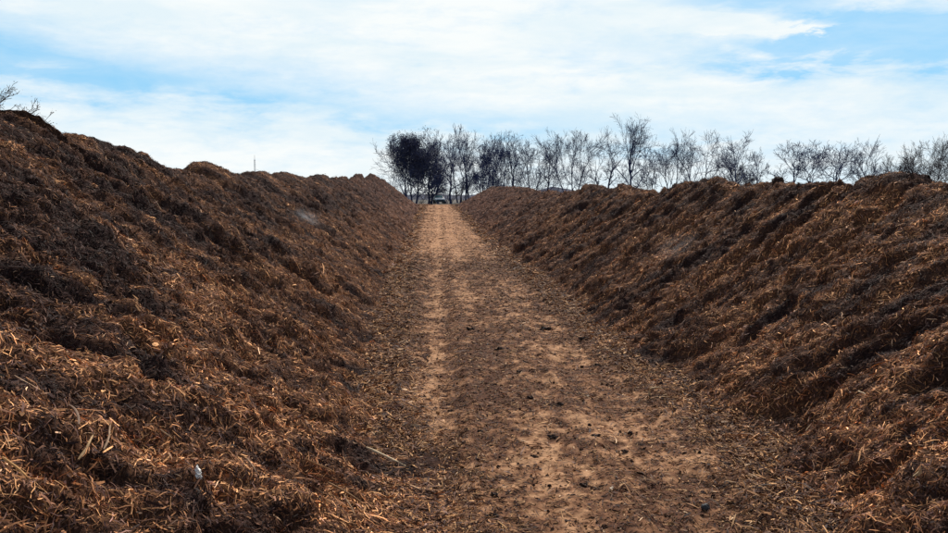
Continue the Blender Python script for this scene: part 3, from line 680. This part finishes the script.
V = np.array(V).reshape(len(prof_), 2, 4, 3); V = np.concatenate([V[:, 0], V[:, 1][:, ::-1]], 1)
Q = grid_quads(len(prof_), 8); qn = []
n8 = 8; last = (len(prof_) - 1) * 8
qn = [(0, 1, 6, 7), (1, 2, 5, 6), (2, 3, 4, 5), (last + 7, last + 6, last + 1, last), (last + 6, last + 5, last + 2, last + 1), (last + 5, last + 4, last + 3, last + 2)]
for a in range(len(prof_) - 1): qn.append((a * 8, a * 8 + 7, a * 8 + 15, a * 8 + 8))
quads_obj('body', V.reshape(-1, 3), np.concatenate([Q, np.array(qn)]), simple('teal_paint', (0.03, 0.06, 0.08), 0.35, 3, 0.03, 0, 0.5), parent=e)
quads_obj('bonnet', np.array([(-.80, -2.06, .74), (.80, -2.06, .74), (.84, -1.88, .885), (-.84, -1.88, .885), (.82, -.93, 1.0), (-.82, -.93, 1.0)]), np.array([[0, 1, 2, 3], [3, 2, 4, 5]]), M_glint, parent=e)  # white colour here paints a glint on the dark car
def box_mesh(x0, x1, y0, y1, z0, z1):
    V = np.array([(x, y, z) for x in (x0, x1) for y in (y0, y1) for z in (z0, z1)]); Q = np.array([(0, 1, 3, 2), (4, 6, 7, 5), (0, 4, 5, 1), (2, 3, 7, 6), (0, 2, 6, 4), (1, 5, 7, 3)]); return V, Q
wz = np.array([(-.60, -.86, 1.03), (.60, -.86, 1.03), (.52, -.27, 1.40), (-.52, -.27, 1.40)]); quads_obj('windscreen', wz, np.array([[0, 1, 2, 3]]), M_glass, parent=e)
V, Q = box_mesh(-.5, .5, -2.20, -2.13, .38, .62); quads_obj('grille', V, Q, M_plast, parent=e)
for s_ in (-1, 1):
    V, Q = box_mesh(s_ * .56, s_ * .80, -2.19, -2.05, .64, .78); quads_obj('headlight', V, Q, M_lamp, parent=e)
    for yv in (-1.35, 1.35):
        S = Seg(); S.add(np.array([s_ * .66, yv, .31]), np.array([s_ * .88, yv, .31]), .31, .31); V, Q = seg_mesh(S, 16)
        cc = np.array([[s_ * .885, yv, .31]]); V = np.concatenate([V, cc]); kk = len(V) - 1; Q = np.concatenate([Q, np.array([(16 + i_, 16 + (i_ + 1) % 16, 16 + (i_ + 2) % 16, kk) for i_ in range(0, 16, 2)])])
        quads_obj('wheel', V, Q, M_rub, parent=e)
e.rotation_euler = (0, 0, 0.10)

# ------------------------------------------------------------------ steam drifting off the piles
def steam(P0, size, dens, seed, label, rot=0.0):
    V, Q = lump_mesh(1.0, seed, 20, 12, 1.0, 0.25)
    m_ = bpy.data.materials.new('steam'); t, N, L = nt(m_); N.clear()
    out = N.new('ShaderNodeOutputMaterial'); vs = N.new('ShaderNodeVolumeScatter'); vs.inputs['Color'].default_value = (.97, .97, 1, 1); vs.inputs['Anisotropy'].default_value = 0.3
    tc = N.new('ShaderNodeTexCoord'); no = N.new('ShaderNodeTexNoise'); no.inputs['Scale'].default_value = 2.2; no.inputs['Detail'].default_value = 4; L.new(tc.outputs['Object'], no.inputs['Vector'])
    ln = N.new('ShaderNodeVectorMath'); ln.operation = 'LENGTH'; L.new(tc.outputs['Object'], ln.inputs[0])
    m1 = N.new('ShaderNodeMapRange'); m1.inputs[1].default_value = 0.85; m1.inputs[2].default_value = 0.1; L.new(ln.outputs['Value'], m1.inputs[0])
    m2 = N.new('ShaderNodeMapRange'); m2.inputs[1].default_value = 0.38; m2.inputs[2].default_value = 0.78; L.new(no.outputs['Fac'], m2.inputs[0])
    mu = N.new('ShaderNodeMath'); mu.operation = 'MULTIPLY'; L.new(m1.outputs[0], mu.inputs[0]); L.new(m2.outputs[0], mu.inputs[1])
    m3 = N.new('ShaderNodeMath'); m3.operation = 'MULTIPLY'; m3.inputs[1].default_value = dens; L.new(mu.outputs[0], m3.inputs[0]); L.new(m3.outputs[0], vs.inputs['Density']); L.new(vs.outputs[0], out.inputs['Volume'])
    o = quads_obj('steam_wisp', V, Q, m_, smooth=True); o.location = P0; o.scale = size; o.rotation_euler = (0, rot, 0)
    tag(o, label, 'steam'); return o
q, nq = on_pile(WL, 296, 216); steam(q + nq * .18, (.40, 1.1, .15), 0.55, 401, 'pale wisp of steam on the far part of the left pile', 0.6)
q, nq = on_pile(WR, 682, 252); steam(q + nq * .2, (.40, .8, .14), 0.30, 403, 'faint steam on the face of the right pile', -0.6)

# ------------------------------------------------------------------ light and sky
SUN_EL, SUN_AZ = 43.0, 18.0        # azimuth clockwise from +Y
sd = bpy.data.lights.new('sun', 'SUN'); sd.energy = 5.0; sd.angle = R(1.0); sd.color = (1.0, 0.93, 0.84)
so = bpy.data.objects.new('sun', sd); C.objects.link(so)
dirv = Vector((math.sin(R(SUN_AZ)) * math.cos(R(SUN_EL)), math.cos(R(SUN_AZ)) * math.cos(R(SUN_EL)), math.sin(R(SUN_EL))))
so.rotation_euler = dirv.to_track_quat('Z', 'Y').to_euler()
w = bpy.data.worlds.new('World'); scene.world = w; w.use_nodes = True; t = w.node_tree; N = t.nodes; L = t.links
bg = N['Background']; bg.inputs['Strength'].default_value = 0.1
sky = N.new('ShaderNodeTexSky'); sky.sky_type = 'NISHITA'; sky.sun_disc = False; sky.sun_elevation = R(SUN_EL); sky.sun_rotation = R(SUN_AZ); sky.air_density = 1.0; sky.dust_density = 0.4; sky.ozone_density = 1.6
tc = N.new('ShaderNodeTexCoord'); sp = N.new('ShaderNodeSeparateXYZ'); L.new(tc.outputs['Generated'], sp.inputs[0])
def MN(op, a, b=None, c=None, clamp=False):
    n = N.new('ShaderNodeMath'); n.operation = op; n.use_clamp = clamp
    for k, v_ in enumerate((a, b, c)):
        if v_ is None: continue
        if isinstance(v_, (int, float)): n.inputs[k].default_value = v_
        else: L.new(v_, n.inputs[k])
    return n.outputs[0]
az = MN('ARCTAN2', sp.outputs[0], sp.outputs[1]); el = MN('ARCSINE', sp.outputs[2])
cb = N.new('ShaderNodeCombineXYZ'); L.new(az, cb.inputs[0]); L.new(MN('MULTIPLY', el, 2.4), cb.inputs[1])
def noise(scale, detail=6, rough=0.55, dist=0.0, off=(0, 0, 0), rot=0.0, stretch=(1, 1, 1)):
    mp = N.new('ShaderNodeMapping'); mp.inputs['Location'].default_value = off; mp.inputs['Rotation'].default_value = (0, 0, rot); mp.inputs['Scale'].default_value = stretch; L.new(cb.outputs[0], mp.inputs[0])
    n = N.new('ShaderNodeTexNoise'); n.inputs['Scale'].default_value = scale; n.inputs['Detail'].default_value = detail; n.inputs['Roughness'].default_value = rough; n.inputs['Distortion'].default_value = dist
    L.new(mp.outputs[0], n.inputs['Vector']); return n.outputs['Fac']
nA = noise(5.0, 7, .58, .4, (3, 1, 0), 0.15, (0.8, 1.6, 1)); nB = noise(14.0, 6, .6, .3, (7, 2, 0), 0.2, (0.85, 1.25, 1)); nC = noise(3.0, 4, .5, 0, (1, 8, 0))
# wobble the coordinates that place the gaps in the cloud
azw = MN('ADD', az, MN('MULTIPLY', MN('SUBTRACT', nA, 0.5), 0.16)); elw = MN('ADD', el, MN('MULTIPLY', MN('SUBTRACT', nB, 0.5), 0.07)); elw = MN('ADD', elw, MN('MULTIPLY', MN('SUBTRACT', nC, 0.5), 0.05))
def blob(px, py, rx, ry, rot, amp):
    a0, e0 = azel(px, py); sx = rx / F; sy = ry / F; ca, sa = math.cos(R(rot)), math.sin(R(rot))
    dx = MN('SUBTRACT', azw, a0); dy = MN('SUBTRACT', elw, e0)
    u_ = MN('DIVIDE', MN('ADD', MN('MULTIPLY', dx, ca), MN('MULTIPLY', dy, sa)), sx); v_ = MN('DIVIDE', MN('SUBTRACT', MN('MULTIPLY', dy, ca), MN('MULTIPLY', dx, sa)), sy)
    r2 = MN('ADD', MN('MULTIPLY', u_, u_), MN('MULTIPLY', v_, v_)); return MN('MULTIPLY', MN('POWER', 2.718, MN('MULTIPLY', r2, -1.0)), amp)
blobs = [(70, 78, 200, 34, -6, .72), (240, 97, 150, 17, -6, .52), (0, 40, 130, 18, -8, .40), (900, 38, 150, 24, 0, 1.25), (760, 10, 120, 16, -6, 1.0), (800, 55, 160, 9, 0, .45),
         (620, 132, 170, 20, 0, .55), (450, 120, 110, 12, 0, .42), (840, 165, 150, 20, 0, .25), (590, 48, 60, 12, 0, .22), (310, 78, 120, 14, -8, .35), (-200, 60, 120, 60, 0, .8), (1150, 60, 160, 60, 0, .8)]
neg = [(792, 30, 28, 6, 5, -.95), (815, 27, 20, 4, 0, -.7), (730, 24, 42, 8, -6, -.95), (685, 16, 60, 10, -8, -.8), (830, 5, 60, 8, 0, -.5), (180, 90, 40, 8, 0, -.25)]
acc = None
for bb in blobs:
    v_ = blob(*bb); acc = v_ if acc is None else MN('ADD', acc, v_)
nD = noise(42.0, 6, .65, .2, (2, 5, 0), 0.1, (0.9, 1.1, 1)); azr = MN('ADD', az, MN('MULTIPLY', MN('SUBTRACT', nD, 0.5), 0.07)); elr = MN('ADD', el, MN('MULTIPLY', MN('SUBTRACT', nD, 0.5), -0.028)); azw, elw = azr, elr
for bb in neg: acc = MN('ADD', acc, blob(*bb))
acc = MN('ADD', acc, MN('MULTIPLY', MN('SUBTRACT', nD, 0.5), 0.55)); acc = MN('ADD', acc, MN('MULTIPLY', MN('SUBTRACT', nB, 0.5), 0.9)); acc = MN('ADD', acc, MN('MULTIPLY', MN('SUBTRACT', nA, 0.5), 0.5))
# unseen cloud above the picture is thinned to lower the ambient light
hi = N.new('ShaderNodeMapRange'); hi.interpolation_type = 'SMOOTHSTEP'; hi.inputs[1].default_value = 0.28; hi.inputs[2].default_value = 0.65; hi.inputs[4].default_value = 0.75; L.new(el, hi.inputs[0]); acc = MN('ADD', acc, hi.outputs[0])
bk = N.new('ShaderNodeMapRange'); bk.interpolation_type = 'SMOOTHSTEP'; bk.inputs[1].default_value = 0.65; bk.inputs[2].default_value = 0.0; L.new(sp.outputs[1], bk.inputs[0])   # unseen sky behind the camera is cleared to cut the fill light
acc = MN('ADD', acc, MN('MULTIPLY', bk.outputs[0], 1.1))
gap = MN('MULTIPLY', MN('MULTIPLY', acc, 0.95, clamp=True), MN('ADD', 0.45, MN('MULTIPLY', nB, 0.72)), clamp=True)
cl = N.new('ShaderNodeMix'); cl.data_type = 'RGBA'; cl.inputs[6].default_value = (7.9, 9.1, 9.7, 1); cl.inputs[7].default_value = (9.5, 9.9, 9.9, 1)
mr = N.new('ShaderNodeMapRange'); mr.inputs[1].default_value = 0.38; mr.inputs[2].default_value = 0.56; L.new(nA, mr.inputs[0]); L.new(mr.outputs[0], cl.inputs[0])
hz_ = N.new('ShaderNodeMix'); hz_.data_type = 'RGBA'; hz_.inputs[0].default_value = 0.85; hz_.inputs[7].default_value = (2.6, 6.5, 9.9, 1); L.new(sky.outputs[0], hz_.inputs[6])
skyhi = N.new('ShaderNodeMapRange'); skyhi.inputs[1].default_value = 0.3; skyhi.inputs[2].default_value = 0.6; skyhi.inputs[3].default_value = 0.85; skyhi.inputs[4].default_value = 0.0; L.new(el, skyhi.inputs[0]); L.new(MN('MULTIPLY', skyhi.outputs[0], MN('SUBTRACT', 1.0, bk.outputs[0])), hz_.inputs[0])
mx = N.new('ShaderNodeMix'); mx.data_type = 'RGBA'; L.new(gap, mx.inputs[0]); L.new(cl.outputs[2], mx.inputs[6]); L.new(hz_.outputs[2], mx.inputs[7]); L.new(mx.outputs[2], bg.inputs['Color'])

scene.view_settings.view_transform = 'Standard'; scene.view_settings.look = 'None'; scene.view_settings.exposure = 0; scene.view_settings.gamma = 1
scene.cycles.max_bounces = 5; scene.cycles.diffuse_bounces = 2; scene.cycles.volume_bounces = 1
